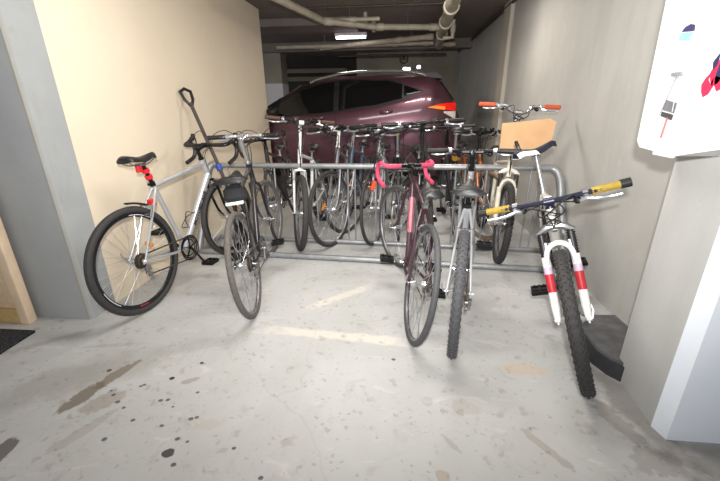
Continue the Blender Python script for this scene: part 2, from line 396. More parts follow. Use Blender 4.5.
# ------------------------------------------------------------------ bicycles
def bike(name, label, pose, R=.34, WB=1.02, bw=.6, ha=72, stem_len=.09, crown=.05, tw=.017, tread=False, frame=None, forkm=None,
         bar='flat', grip=None, barm=None, saddle=None, rim=None, tyre=None, susp=None, post=None, stemm=None, crank=20, step=False,
         vbrake=True, rise=0., spokes=28, extras=(), endlab=None, capm=None, seatw=1., rack=False, fender=False, flare=0., sadyaw=0, deep=False, fat=1.25, clutter=0):
    X, Y, hd, lean, steer, sl, sh = pose
    root = empty('bicycle', (X, Y, 0), label, 'bicycle', 'bicycles parked at the metal rack')
    root.rotation_euler = (Matrix.Rotation(math.radians(hd), 4, 'Z') @ Matrix.Rotation(math.radians(lean), 4, 'X')).to_euler()
    frame = frame or BLKM(); forkm = forkm or frame; grip = grip or BLK(); barm = barm or BLKM(); saddle = saddle or BLK()
    rim = rim or STL(); tyre = tyre or RUB(); post = post or STL(); stemm = stemm or barm
    h = math.radians(ha); a = Vector((-math.cos(h), 0, math.sin(h))); n = Vector((math.sin(h), 0, math.cos(h)))
    Hf = Vector((WB, 0, R)); A0 = Hf - .045 * n
    S = Matrix.Translation(A0) @ Matrix.Rotation(math.radians(steer), 4, a) @ Matrix.Translation(-A0)
    BBp = Vector((.43, 0, .28)); sd = Vector((-math.cos(math.radians(73)), 0, math.sin(math.radians(73))))
    crownP = A0 + a * (R + crown); hl = A0 + a * (R + crown + .02); htl = min(.15, sh - R - crown - .10); htl = max(htl, .09)
    ht = hl + a * htl
    T = A0 + a * sh; B0 = T + n * stem_len
    RH = Vector((0, 0, R)); stTop = BBp + sd * min(.52, sl - .14)
    saddleP = BBp + sd * sl
    # --- frame
    f = MB(); rt = .0165
    f.tube([hl - a * .01, ht + a * .01], .021, 12)
    f.tube([BBp, stTop + sd * .02], .016, 10)
    if step:
        f.tube([hl + a * .03, BBp + sd * .16], rt * 1.1, 10)
    else:
        f.tube([ht - a * .03, stTop], rt * .95, 10)
    f.tube([hl + a * .025, BBp], rt * fat, 12)
    for s_ in (1, -1):
        e = RH + Vector((0, .062 * s_, 0))
        f.tube([BBp + Vector((-.02, .02 * s_, 0)), BBp + Vector((-.12, .038 * s_, .01)), e], [.011, .010, .008], 8)
        f.tube([stTop + Vector((0, .014 * s_, -.01)), stTop * .75 + RH * .25 + Vector((0, .036 * s_, 0)), e], [.009, .008, .007], 8)
        f.box(e, (.02, .003, .016))
    f.tube([BBp + Vector((0, -.036, 0)), BBp + Vector((0, .036, 0))], .021, 12)
    br = stTop * .72 + RH * .28
    f.tube([br + Vector((0, .035, 0)), br + Vector((0, -.035, 0))], .006, 6)
    fo = f.build('frame', frame, root)
    # --- fork
    k = MB(S)
    if susp:
        for s_ in (1, -1):
            y = s_ * (tw + .035)
            k.tube([Hf + Vector((0, y, -.01)), Hf + Vector((0, y, 0)) - .03 * n + a * .06, A0 + Vector((0, y, 0)) + a * (R - .03) + n * .01], [.013, .019, .019], 10)
            k.box(Hf + Vector((0, y, 0)), (.012, .004, .016))
        k.tube(curve([A0 + a * (R - .07) + Vector((0, -(tw + .035), 0)) + n * .02, A0 + a * (R + .005) + Vector((0, -(tw + .018), 0)) + n * .035, A0 + a * (R + .032) + n * .035, A0 + a * (R + .005) + Vector((0, (tw + .018), 0)) + n * .035, A0 + a * (R - .07) + Vector((0, (tw + .035), 0)) + n * .02], 5), .013, 8)
        fk = k.build('fork', forkm, root)
        st = MB(S)
        for s_ in (1, -1):
            y = s_ * (tw + .035); p0 = A0 + Vector((0, y, 0)) + a * (R - .03) + n * .01; p1 = p0 + a * .115
            P = []; rs = []
            for i in range(18): P.append(p0.lerp(p1, i / 17)); rs.append(.021 if i % 2 else .0155)
            st.tube(P, rs, 10)
        st.build('fork_boot', BLK(), fk, ang=80)
        cr = MB(S)
        up = A0 + a * (R + .10) + n * .008
        cr.tube(curve([up + Vector((0, -(tw + .048), -.02)), up + Vector((0, -.03, .012)), up + Vector((0, .03, .012)), up + Vector((0, tw + .048, -.02))], 4), .019, 8)
        cr.tube([up, hl], .017, 10)
        cr.build('fork_crown', susp if not isinstance(susp, bool) else STL(), fk)
        if 'decal' in extras:
            for s_ in (1, -1):
                y = s_ * (tw + .035); p0 = Hf + Vector((0, y, 0)) - .03 * n + a * .06; p1 = A0 + Vector((0, y, 0)) + a * (R - .03) + n * .01
                MB(S).tube([p0.lerp(p1, .30), p0.lerp(p1, .66)], .0198, 12).build('fork_decal', mat('red_decal', (184, 40, 50), .4), fk, label='red band on the white fork leg')
                MB(S).tube([p0.lerp(p1, .66), p0.lerp(p1, .80)], .0199, 12).build('fork_decal', mat('lilac_decal', (196, 176, 200), .4), fk, label='pale lilac band on the white fork leg')
    else:
        k.tube([crownP - a * .01 , hl], .017, 10)
        for s_ in (1, -1):
            y = s_ * (tw + .026)
            k.tube(curve([crownP + Vector((0, y * .55, 0)) - a * .0, crownP + Vector((0, y, 0)) - a * .035, A0 + Vector((0, y, 0)) + a * .12, Hf + Vector((0, y, 0))], 5), [.012] * 6 + [.0115] * 4 + [.010] * 3 + [.008] * 3, 8)
        k.tube([crownP + Vector((0, (tw + .022), -.012)), crownP + Vector((0, .015, 0)), crownP + Vector((0, -.015, 0)), crownP + Vector((0, -(tw + .022), -.012))], .013, 8)
        fk = k.build('fork', forkm, root)
    # --- wheels
    for c, M, rear in ((RH, None, True), (Hf, S, False)):
        rr = R - tw * 1.9
        wmb = MB(M).torus(c, rr - .004, .010, 'y', 56, 6, (1.0, .95))
        if deep: wmb.torus(c, rr - .012, .014, 'y', 56, 8, (1.0, .6))
        wh = wmb.build('wheel', rim, root)
        if deep:
            for nm, a0, a1, mm in (('rim_decal', 4.45, 4.68, mat('rim_red', (210, 36, 50), .4)), ('rim_decal', 3.45, 3.95, mat('rim_white', (214, 214, 214), .4)), ('rim_decal', .9, 1.5, mat('rim_white', (214, 214, 214), .4))):
                MB(M).torus(c, rr - .014, .008, 'y', 12, 6, (.5, 1.22), a0, a1).build(nm, mm, wh)
        t = MB(M).torus(c, R - tw, tw, 'y', 64, 10)
        if tread:
            N = 62
            for i in range(N):
                an = 2 * pi * i / N
                for (ph, yy, rad) in ((0, .0, 1.0), (.5, .55, .93), (.5, -.55, .93), (0, .9, .78), (0, -.9, .78)):
                    aa = an + ph * 2 * pi / N; d = Vector((math.cos(aa), 0, math.sin(aa)))
                    q = c + d * (R - tw + tw * math.cos(yy * 1.05) * 1.02) + Vector((0, tw * math.sin(yy * 1.05) * 1.02, 0))
                    Rm = Matrix.Rotation(-aa, 3, 'Y') @ Matrix.Rotation(yy * 1.05, 3, 'Z')
                    t.box(q, (.004, .0045, .006), Rm)
        t.build('tyre', tyre, wh)
        hb = MB(M).tube([c + Vector((0, -.055, 0)), c + Vector((0, -.05, 0)), c + Vector((0, -.03, 0)), c + Vector((0, 0, 0)), c + Vector((0, .03, 0)), c + Vector((0, .05, 0)), c + Vector((0, .055, 0))], [.008, .009, .022, .013, .022, .009, .008], 12)
        hb.tube([c + Vector((0, -.078, 0)), c + Vector((0, .078, 0))], .005, 8).tube([c + Vector((0, .076, 0)), c + Vector((-.02, .088, .03)), c + Vector((-.03, .084, .06))], [.006, .005, .004], 6)
        hb.build('hub', CHR(), wh)
        sp = MB(M)
        for i in range(spokes):
            an = 2 * pi * i / spokes; s_ = 1 if i % 2 else -1; off = .5 if (i // 2) % 2 else -.5
            p = c + Vector((.02 * math.cos(an + off * 2), .03 * s_, .02 * math.sin(an + off * 2)))
            q = c + Vector(((rr - .008) * math.cos(an), .003 * s_, (rr - .008) * math.sin(an)))
            sp.tube([p, q], .0013, 4, False)
        sp.build('spokes', CHR(), wh)
        if rear:
            cs = MB()
            for i in range(7): cs.tube([c + Vector((0, -.026 - .004 * i, 0)), c + Vector((0, -.028 - .004 * i, 0))], .052 - .005 * i, 20)
            cs.build('cassette', CHN(), wh)
        if 'reflector' in extras:
            q = c + Vector((.14, .02, .06)); MB(M).box(q, (.035, .004, .012), Matrix.Rotation(.6, 3, 'Y')).build('reflector', mat('amber_reflector', (220, 130, 40), .2), wh)
    # --- transmission
    ck = MB()
    cp = BBp + Vector((0, -.045, 0))
    for j in range(3): ck.torus(cp + Vector((0, .006 * j, 0)), .092 - .014 * j, .0035, 'y', 32, 6, (1.4, .5))
    for j in range(5):
        an = 2 * pi * j / 5 + .3; ck.tube([cp, cp + Vector((.085 * math.cos(an), 0, .085 * math.sin(an)))], .007, 6, flat=(.5, 1))
    crk = ck.build('crankset', BLKM() if 'darkcrank' in extras else STL(), root)
    ca = math.radians(crank)
    for s_ in (1, -1):
        d = Vector((math.cos(ca), 0, math.sin(ca))) * (-s_)
        y0 = -.055 if s_ < 0 else .05; y1 = y0 + .012 * s_
        p0 = BBp + Vector((0, y0, 0)); p1 = BBp + d * .17 + Vector((0, y1 + .005 * s_, 0))
        MB().tube([BBp + Vector((0, y0 * .6, 0)), p0], .012, 8).tube([p0, p0.lerp(p1, .5), p1], [.014, .010, .012], 8, flat=(.6, 1)).build('crank_arm', CHR() if 'darkcrank' not in extras else BLKM(), crk)
        pc = p1 + Vector((0, .055 * s_, 0))
        pd = MB().tube([p1, pc + Vector((0, .045 * s_, 0))], .006, 6)
        for q in (-1, 1): pd.box(pc + Vector((.042 * q, 0, 0)), (.005, .042, .011)).box(pc + Vector((0, .042 * q, 0)), (.045, .005, .011))
        pd.box(pc, (.012, .042, .009)).box(pc, (.042, .006, .008))
        for qx in (-1, 1):
            for qy in (-.6, 0, .6): pd.box(pc + Vector((.042 * qx, .042 * qy, .013)), (.003, .003, .004))
        po = pd.build('pedal', BLKM(), root)
        if 'pedalref' in extras:
            for q in (-1, 1): MB().box(pc + Vector((.049 * q, 0, 0)), (.003, .026, .007)).build('pedal_reflector', mat('yellow_reflector', (236, 196, 40), .3), po, label='yellow reflector')
    ch = MB(); yc = -.042
    ch.tube([BBp + Vector((0, yc, .085)), RH + Vector((0, yc, .038))], .0045, 6, flat=(1.2, .7)).tube([BBp + Vector((0, yc, -.085)), RH + Vector((.03, yc, -.105))], .0045, 6, flat=(1.2, .7))
    ch.torus(BBp + Vector((0, yc, 0)), .088, .0045, 'y', 20, 6, (1, .7), -pi / 2, pi / 2)
    ch.tube([RH + Vector((-.0, yc, -.09)), RH + Vector((.015, yc, -.055)), RH + Vector((-.035, yc, -.02)), RH + Vector((-.03, yc, .025)), RH + Vector((0, yc, .04))], .0045, 6)
    ch.build('chain', CHN(), root)
    dm = MB(); q = RH + Vector((.005, -.062, -.05))
    dm.box(q, (.02, .009, .016), bev=.004).tube([q, RH + Vector((0, -.055, -.055)), RH + Vector((.03, -.05, -.105))], .009, 8, flat=(.5, 1))
    for z in (-.06, -.105): dm.tube([RH + Vector((.012 if z > -.07 else .03, -.053, z)), RH + Vector((.012 if z > -.07 else .03, -.040, z))], .016, 12)
    dm.build('derailleur', STL(), root)
    # --- seatpost, saddle
    MB().tube([stTop - sd * .02, saddleP - sd * .055], .0135, 12).tube([stTop + sd * .005, stTop + sd * .03], .0195, 12).box(stTop + sd * .018 + Vector((-.022, 0, 0)), (.008, .012, .008)).build('seatpost', post, root)
    P = []; zs = saddleP
    for i in range(15):
        u = i / 14; x = -.13 + .27 * u
        if u < .25: wd = .070 - .010 * ((.25 - u) / .25) ** 2
        else: wd = .017 + .053 * max(0, math.cos((u - .25) / .75 * pi / 2)) ** 1.7
        wd *= seatw
        if i == 0: wd *= .7
        if i == 14: wd *= .55
        zt = .012 * math.cos(u * 2 * pi) * .8 + .006
        if i in (0, 14): zt -= .012
        row = []
        for j in range(13):
            v = -1 + 2 * j / 12; zz = zt - (abs(v) ** 2.6) * (.032 if u < .5 else .028)
            row.append(zs + Vector((x, v * wd, zz)))
        for j in range(11):
            v = 1 - 2 * (j + 1) / 12; row.append(zs + Vector((x, v * wd * .93, zt - .034)))
        P.append(row)
    if sadyaw: P = [[zs + Matrix.Rotation(math.radians(sadyaw), 3, 'Z') @ (p - zs) for p in row] for row in P]
    sm = MB().grid(P, True); n_ = len(P[0]); L0 = len(sm.v) - n_
    sm.f += [tuple(range(n_)), tuple(L0 + i for i in range(n_))[::-1]]
    sad = sm.build('saddle', saddle, root, ang=50)
    rl = MB()
    for s_ in (1, -1):
        rl.tube(curve([zs + Vector((-.11, .032 * s_, -.03)), zs + Vector((-.06, .022 * s_, -.052)), zs + Vector((.04, .022 * s_, -.052)), zs + Vector((.12, .008 * s_, -.025))], 4), .0035, 6)
    rl.box(zs + Vector((0, 0, -.053)), (.022, .026, .008), bev=.003)
    rl.build('saddle_rails', mat('gold_rails', (196, 160, 80), .35, .7) if 'goldrails' in extras else STL(), sad)
    if 'whitesaddle' in extras:
        W = mat('saddle_white', (236, 236, 238), .4)
        MB(Matrix.Translation(zs) @ Matrix.Scale(1.025, 4) @ Matrix.Translation(-zs)).grid(P[0:7], True).build('saddle_panel', W, sad, label='white rear of the saddle')
        MB(Matrix.Translation(zs) @ Matrix.Scale(1.04, 4) @ Matrix.Translation(-zs)).grid([row[3:10] for row in P[0:5]]).build('saddle_patch', saddle, sad)
    # --- stem, bar
    Q = Matrix(S)
    sm = MB(Q).tube([ht - a * .0, T + a * .012], .0155, 12).tube([T, T.lerp(B0, .5), B0], [.017, .014, .017], 10).tube([B0 + Vector((0, -.022, 0)), B0 + Vector((0, .022, 0))], .02, 12)
    sm.tube([ht + a * .005, ht + a * .02], .022, 12)
    so = sm.build('stem', stemm, root)
    MB(Q).ball(T + a * .018, (.024, .024, .018) if capm else (.020, .020, .012)).build('stem_cap', capm or stemm, so)
    def bp(x, y, z): return B0 + Vector((x, y, z))
    if bar in ('flat', 'riser'):
        hw = bw / 2
        if bar == 'riser':
            pts = curve([bp(-.05 - .02 * rise / .05, hw, rise), bp(-.025, hw * .55, rise), bp(-.005, hw * .3, rise * .85), bp(0, .06, 0), bp(0, -.06, 0), bp(-.005, -hw * .3, rise * .85), bp(-.025, -hw * .55, rise), bp(-.05 - .02 * rise / .05, -hw, rise)], 5)
        else: pts = [bp(-.03, hw, .004), bp(-.012, hw * .5, .002), bp(0, .05, 0), bp(0, -.05, 0), bp(-.012, -hw * .5, .002), bp(-.03, -hw, .004)]
        hb = MB(Q).tube(pts, .0125, 10).build('handlebar', barm, root)
        for s_ in (1, -1):
            end = Vector(pts[0] if s_ > 0 else pts[-1]); ref = Vector(bp(-.02, s_ * hw * .55, rise if bar == 'riser' else .002))
            d = (ref - end).normalized()
            gp = MB(Q)
            P_ = [end - d * .004, end, end + d * .004] + [end + d * (.01 + .012 * i) for i in range(10)] + [end + d * .128, end + d * .132]
            rs = [.014, .0175, .0185] + [.0165 if i % 2 else .0175 for i in range(10)] + [.0185, .014]
            gp.tube(P_, rs, 12)
            g_ = gp.build('grip', grip, hb, ang=60)
            if 'endcaps' in extras: MB(Q).tube([end - d * .02, end + d * .02], .021, 12).build('grip_end', BLK(), g_)
            if 'barends' in extras: MB(Q).tube(curve([end + d * .01, end + d * .01 + Vector((.05, 0, .02)), end + Vector((.11, 0, .05)) + d * .02], 4), .012, 8).build('bar_end', BLKM(), hb)
            c0 = end + d * .155; lv = MB(Q)
            lv.tube([c0 - d * .01, c0 + d * .012], .019, 10).tube([c0, c0 + Vector((.03, 0, -.018)), c0 + d * .03 + Vector((.04, 0, -.022))], [.010, .011, .008], 8)
            lv.tube(curve([c0 + Vector((.035, 0, -.02)), c0 - d * .04 + Vector((.055, 0, -.026)), c0 - d * .09 + Vector((.06, 0, -.03)), c0 - d * .13 + Vector((.075, 0, -.026))], 4), .0075, 6, flat=(1, .8))
            lv.build('brake_lever', CHR(), hb)
            sf = MB(Q).ball(c0 + d * .035 + Vector((.005, 0, -.025)), (.026, .018, .016)); sf.build('shifter', BLK(), hb)
            cb = MB(Q).tube(curve([c0 + d * .05 + Vector((.0, 0, -.03)), c0 + d * .11 + Vector((.07, 0, -.0)), bp(.12, s_ * .05, -.03), T - a * .10 + n * .05 + Vector((0, -s_ * .03, 0)), ht - a * .08 + n * .03], 6), .003, 5)
            cb.tube(curve([c0 + d * .04 + Vector((.03, 0, -.02)), bp(.09, s_ * .09, .02 + .01 * s_), bp(.07, -s_ * .03, -.05), T - a * .06 + n * .03 + Vector((0, -s_ * .02, 0)), crownP + n * .03 + Vector((0, 0, .02))], 6), .0034, 5)
            cb.build('brake_cable', BLK(), hb)
    else:
        hw = bw / 2
        def bp(x, y, z): return B0 + Vector((x * .966 - z * .259, y, z * .966 + x * .259))
        hb = MB(Q); hb.tube([bp(0, -.09, 0), bp(0, .09, 0)], .0135, 10)
        ho = hb.build('handlebar', barm, root)
        for s_ in (1, -1):
            y = hw * s_
            pts = curve([bp(0, .085 * s_, 0), bp(0, y - .04 * s_, 0), bp(.02, y - .008 * s_, 0), bp(.075, y, -.004), bp(.105, y + flare * s_ * .3, -.035), bp(.105, y + flare * s_ * .6, -.085), bp(.065, y + flare * s_, -.125), bp(.0, y + flare * s_, -.135), bp(-.035, y + flare * s_, -.137)], 5)
            MB(Q).tube(pts, .0155, 10).build('bar_tape', grip, ho)
            hd_ = MB(Q).tube(curve([bp(.075, y, .0), bp(.105, y, .01), bp(.135, y, .02), bp(.150, y, .045)], 4), [.017] * 5 + [.019] * 4 + [.018] * 3 + [.012], 10)
            hd_.build('brake_hood', BLK(), ho)
            MB(Q).tube(curve([bp(.140, y, .03), bp(.158, y, -.005), bp(.150, y + .01 * s_, -.06), bp(.135, y + .02 * s_, -.11)], 4), .006, 6, flat=(1, .7)).build('brake_lever', CHR() if 'silverlevers' in extras else BLKM(), ho)
            MB(Q).tube(curve([bp(.14, y, .03), bp(.14, y * .6, .07), bp(.10, y * .2, .05), bp(.08, 0, -.02), T - a * .07 + n * .035 + Vector((0, -s_ * .01, 0)), crownP + n * .03], 6), .003, 5).build('brake_cable', BLK(), ho)
    if 'lamp' in extras:
        MB(Q).box(B0 + Vector((.045, -.055, .03)), (.035, .022, .02), bev=.01).tube([B0 + Vector((0, -.055, -.004)), B0 + Vector((0, -.055, .02))], .018, 8).build('bar_lamp', BLK(), root)
        MB(Q).ball(B0 + Vector((.0, .08, .028)), (.022, .022, .018)).build('bell', BLKM(), root)
    # --- rim brakes
    for (c, ax, M, rear) in ((crownP, a, S, False), (br, sd, None, True)):
        b_ = MB(M)
        if rear: c = RH + (br - RH).normalized() * (R + .0); fx = Vector((-.025, 0, 0)); u = (br - RH).normalized()
        else: c = A0 + a * (R - .0); fx = n * .03; u = a
        if vbrake:
            for s_ in (1, -1): b_.tube([c + fx + Vector((0, (tw + .03) * s_, 0)) - u * .05, c + fx + Vector((0, (tw + .022) * s_, 0)) + u * .04], [.009, .006], 6).box(c + fx * .6 + Vector((0, (.018) * s_, 0)) - u * .03, (.03, .005, .006))
            b_.tube([c + fx + u * .035 + Vector((0, -(tw + .022), 0)), c + fx + u * .035 + Vector((0, (tw + .03), 0))], .002, 5)
        else:
            b_.torus(c + fx - u * .01, .032, .007, 'x', 16, 6, (1, .7), .0, pi).box(c + fx * .5 + Vector((0, .022, 0)) - u * .03, (.025, .005, .006)).box(c + fx * .5 + Vector((0, -.022, 0)) - u * .03, (.025, .005, .006))
        b_.build('rim_brake', STL(), root)
    # --- extras
    dt0, dt1 = BBp, hl + a * .025; dv = (dt1 - dt0).normalized()
    if 'bottle' in extras:
        nb = Vector((-dv.z, 0, dv.x)); c = MB(); q0 = dt0 + dv * .16 + nb * .055
        for t_ in (0, .05, .11): c.torus(q0 + dv * t_, .036, .003, 'y', 1, 4) if False else None
        for s_ in (1, -1): c.tube(curve([q0 - nb * .033, q0 + Vector((0, .033 * s_, 0)) - dv * .02, q0 + nb * .03 + dv * .04, q0 + Vector((0, .036 * s_, 0)) + dv * .11, q0 - nb * .033 + dv * .12], 5), .003, 6)
        c.build('bottle_cage', BLKM(), root)
    if 'redlights' in extras:
        RD = mat('red_plastic', (222, 40, 48), .3, 0, .05)
        for t_ in (.07, .115): MB().tube([stTop + sd * (t_ - .012), stTop + sd * (t_ + .012)], .024, 12).build('red_clamp', RD, root)
        MB().box(zs + Vector((-.03, -.01, -.075)), (.018, .014, .022), bev=.006).build('red_light', RD, root)
        MB().box(stTop + Vector((-.05, -.0, -.10)), (.02, .02, .024), bev=.006).build('red_light', RD, root)
    if 'mudguard' in extras:
        MB().torus(RH, R + .018, .03, 'y', 10, 6, (.25, 1), math.radians(62), math.radians(84)).build('mudguard', BLK(), root)
    if 'seatbag' in extras:
        b0 = zs + Vector((-.055, 0, -.115)); bg = MB().box(b0, (.07, .066, .06), Matrix.Rotation(.35, 3, 'Y'), bev=.045).build('saddle_bag', mat('bag_fabric', (38, 38, 40), .9, 0, .25, 80, .3), root)
        MB().box(b0 + Vector((-.060, 0, -.040)), (.018, .055, .010), Matrix.Rotation(.1, 3, 'Y'), bev=.005).build('reflective_strip', mat('reflective_white', (225, 228, 232), .4), bg, label='white reflective strip')
        MB().box(b0 + Vector((-.035, 0, .045)), (.012, .03, .008), bev=.004).build('buckle', mat('yellow_buckle', (200, 190, 90), .5), bg)
    if 'kickstand' in extras:
        MB().tube([BBp + Vector((-.05, .04, -.01)), BBp + Vector((-.10, .12, -.13)), BBp + Vector((-.13, .17, -.262))], .007, 8).build('kickstand', STL(), root)
    if 'redlight' in extras:
        MB().box(stTop + sd * .06 + Vector((-.035, 0, 0)), (.012, .02, .024), bev=.006).build('red_light', mat('red_lens', (214, 30, 26), .3), root)
    if 'amber' in extras:
        MB().tube([stTop + sd * .0 + Vector((-.03, 0, 0)), stTop + sd * .0 + Vector((-.045, 0, 0))], .028, 14).build('reflector', mat('amber_lens', (226, 168, 50), .3), root)
    if 'lettering' in extras:
        Lm = (dt1 - dt0).length; cpt = dt0 + dv * (Lm * .52) + Vector((0, -.0165 * fat - .001, 0))
        nb = Vector((-dv.z, 0, dv.x))
        Mx = Matrix(((dv.x, nb.x, 0, cpt.x), (0, 0, -1, cpt.y), (dv.z, nb.z, 0, cpt.z), (0, 0, 0, 1)))
        text('lettering', 'MOTOBECANE', .044, mat('decal_black', (20, 20, 24), .4), fo, Mx, .001, 0, .0008)['label'] = 'black lettering on the down tube'
    if 'stripe' in extras:
        p = dt0.lerp(dt1, .35); q = dt0.lerp(dt1, .8)
        MB().tube([p, q], rt * 1.27, 10).build('frame_stripe', extras_m['stripe'], fo)
    if 'rackpad' in extras:
        MB().tube([stTop.lerp(ht, .2), stTop.lerp(ht, .8)], .024, 10).build('tube_pad', mat('pad', (60, 58, 60), .8), root)
    return root
extras_m = {}
SIL = mat('silver_paint', (196, 198, 202), .32, .55, .05); WHT = mat('white_paint', (232, 232, 230), .35, 0, .05, coat=.4)
DKF = mat('dark_frame', (40, 38, 42), .3, .3, .1, coat=.4); DRED = mat('dark_red_frame', (120, 34, 52), .3, .3, .1, coat=.4)
BLUF = mat('blue_grey_frame', (92, 104, 124), .35, .4, .1); GRYF = mat('grey_frame', (128, 128, 132), .35, .5, .1)
ORGF = mat('orange_frame', (170, 96, 54), .35, .2, .1); PINK = mat('pink_tape', (212, 70, 104), .7, 0, .06)
BRN = mat('brown_tape', (66, 50, 46), .6); YEL = mat('yellow_grip', (160, 134, 44), .65, 0, .2); ORG = mat('orange_grip', (206, 92, 56), .6)
DRIM = mat('dark_rim', (70, 68, 70), .35, .5); TAN = mat('tan_wall_tyre', (120, 98, 74), .7, 0, .2)
DUSTY = mat('dusty_rubber', (92, 87, 82), .85, 0, .2, 60); GTR = mat('grey_rubber', (74, 74, 76), .75, 0, .15, 50)
extras_m['stripe'] = mat('pink_stripe', (206, 120, 134), .4)

bike('road_bike', 'silver bicycle with black drop bars and red clamps against the cream wall', (-1.635, 2.0, 82, -3, -4, .735, .655), R=.35, WB=1.04, bw=.42, tw=.021, deep=True, fat=1.6,
     frame=SIL, forkm=BLKM(), bar='drop', post=BLKM(), stemm=BLKM(), rim=mat('rim_black', (46, 46, 50), .3, .6), vbrake=True, crank=-60, extras=('redlights', 'lettering', 'bottle', 'mudguard', 'darkcrank', 'reflector'))
bike('b', 'black bicycle with flat grips and a small black bag under its saddle', (-.905, 2.03, 102, -7, -15, .61, .75), bw=.56,
     frame=DKF, tyre=DUSTY, bar='riser', rise=.0, barm=CHR(), stemm=CHR(), tw=.017, crank=-10, extras=('seatbag',), vbrake=False, seatw=1.55)
bike('b', 'maroon road bicycle with bright pink bar tape, third rear wheel from the left', (.08, 1.849, 96.3, 9.5, 23.4, .578, .533), bw=.42,
     frame=mat('maroon_frame', (70, 44, 54), .35, .3, coat=.4), bar='drop', grip=PINK, tyre=GTR, tw=.016, crank=160, vbrake=False, extras=('stripe',), stemm=BLKM())
bike('b', 'silver mountain bicycle with knobby rear tyre nearest and wide black saddle', (.33, 1.772, 79, .5, 3.5, .603, .65), bw=.6, R=.335, tw=.024, tread=True,
     frame=SIL, bar='riser', rise=.01, tyre=GTR, crank=65, extras=('barends',), seatw=1.4, post=BLKM())
bike('b', 'white mountain bicycle with red fork bands and yellow grips beside the right wall', (1.217, 2.571, -105.4, 18, -2.4, .815, .565), R=.335, WB=1.06, bw=.61, ha=71, crown=.085, tw=.029, tread=True,
     frame=mat('scuffed_white', (206, 204, 198), .45, 0, .15, 18), forkm=WHT, susp=True, bar='flat', grip=YEL, barm=mat('navy_bar', (44, 46, 62), .35, .5), saddle=mat('navy_saddle', (30, 32, 48), .5), post=CHR(), crank=0, capm=WHT, sadyaw=118, seatw=1.15, extras=('decal', 'whitesaddle', 'endcaps'))
bike('b', 'dark road bicycle with brown drop bars behind the bicycle with the saddle bag', (-1.267, 4.404, -84.8, 7.6, 7.5, .62, .64), R=.358, bw=.42, bar='drop', grip=BRN, frame=DKF, vbrake=False, tw=.015)
bike('b', 'white bicycle with dark bars and brown grips, its wheel upright in the rack', (-.926, 4.185, -88.5, .4, 21.4, .62, .81), bw=.62, R=.35, tw=.026, frame=WHT, forkm=WHT, bar='riser', rise=.02,
     grip=mat('brown_grip', (84, 60, 50), .6), stemm=WHT, barm=BLKM(), crank=80, extras=('lamp',))
bike('b', 'grey hybrid bicycle with silver stem, its turned front wheel right of the white fork', (-.58, 4.302, -92.5, -2.4, -20, .62, .735), R=.36, frame=GRYF, bar='flat', stemm=WHT, barm=BLKM(), tw=.018, crank=30, extras=('reflector', 'lamp'))
bike('b', 'blue-grey bicycle set far back behind the rack with black bars and silver stem', (-.427, 4.69, -96.6, -2.2, -22.8, .62, .719), frame=BLUF, forkm=GRYF, bar='riser', rise=.03, stemm=CHR(), crank=50, extras=('lamp',))
bike('b', 'silver framed bicycle with thin dark tyre and short bars left of the pink taped bars', (-.175, 4.377, -92.7, -1.7, -13, .62, .70), R=.358, bw=.45, frame=SIL, forkm=SIL, bar='flat', tw=.014, stemm=STL(), crank=120, barm=BLKM(), extras=('pedalref', 'lamp'))
bike('b', 'dark bicycle with wide black bars and a round white stem cap', (.245, 4.182, -88.3, 3.5, 1.8, .62, .814), bw=.72, frame=DKF, forkm=DKF, bar='flat', capm=WHT, stemm=BLKM(), crank=75, tw=.02)
bike('b', 'orange framed bicycle half hidden behind the rack, left of the cardboard sheet', (.741, 4.588, -83.2, 3.2, 17, .62, .703), frame=ORGF, bar='flat', barm=BLKM(), tyre=TAN, crank=20, extras=('lamp',))
bike('b', 'cream bicycle with tall bars, orange grips and a fat front tyre', (.923, 4.045, -93.7, -4.4, -4.5, .62, .908), bw=.62, R=.335, tw=.027, frame=mat('cream_frame', (222, 214, 196), .35), susp=mat('cream_crown', (222, 214, 200), .35), bar='riser', rise=.05, grip=ORG, barm=CHR(), tread=True, crank=90, extras=('reflector', 'pedalref'))
bike('b', 'black framed bicycle with gold saddle rails, rear wheel in the rack behind the pink bars', (.014, 3.50, 91, -1.6, 0, .827, .72), frame=DKF, bar='flat', tw=.014, rim=CHR(), post=CHR(), extras=('goldrails',), crank=60)
bike('b', 'dark bicycle with red rear light and amber reflector on a silver seatpost', (.587, 3.50, 91.1, -2.6, 0, .821, .72), frame=DKF, bar='flat', post=CHR(), extras=('redlight', 'amber'), crank=10)

# ------------------------------------------------------------------ shovel, box, chain, sheet of cardboard, helmet
sv = empty('snow_shovel', (-1.60, 3.25, 0), 'black long-handled shovel with D grip leaning on the cream wall', 'shovel')
DKB = mat('shovel_shaft', (66, 58, 56), .5, 0, .15)
top = Vector((-.25, .04, 1.31)); mid = Vector((-.02, -.02, .70)); low = Vector((.10, -.06, .30))
MB().tube(curve([top - Vector((.01, 0, -.03)) * 0 , top.lerp(mid, .5), mid, low], 5), .016, 10).build('shaft', DKB, sv)
dd = (top - mid).normalized(); side = Vector((.35, .94, 0)).normalized(); side = (side - dd * side.dot(dd)).normalized()
MB().tube([top - dd * .04, top + side * .045 + dd * .03, top + side * .055 + dd * .10, top + dd * .125, top - side * .055 + dd * .10, top - side * .045 + dd * .03], .014, 8, closed=True).build('grip', BLK(), sv)
P = []
for i in range(8):
    u = i / 7; row = []
    for j in range(9):
        v = -1 + 2 * j / 8; hw = .11 + .05 * min(1, u * 2)
        row.append(low + Vector((0, 0, .04)) + Vector((.16 * u ** 1.4 + .02, 0, -.32 * u)) + Vector((-.03 * v * v, v * hw, 0)))
    P.append(row)
o = MB().grid(P).build('blade', BLK(), sv); md = o.modifiers.new('s', 'SOLIDIFY'); md.thickness = .005
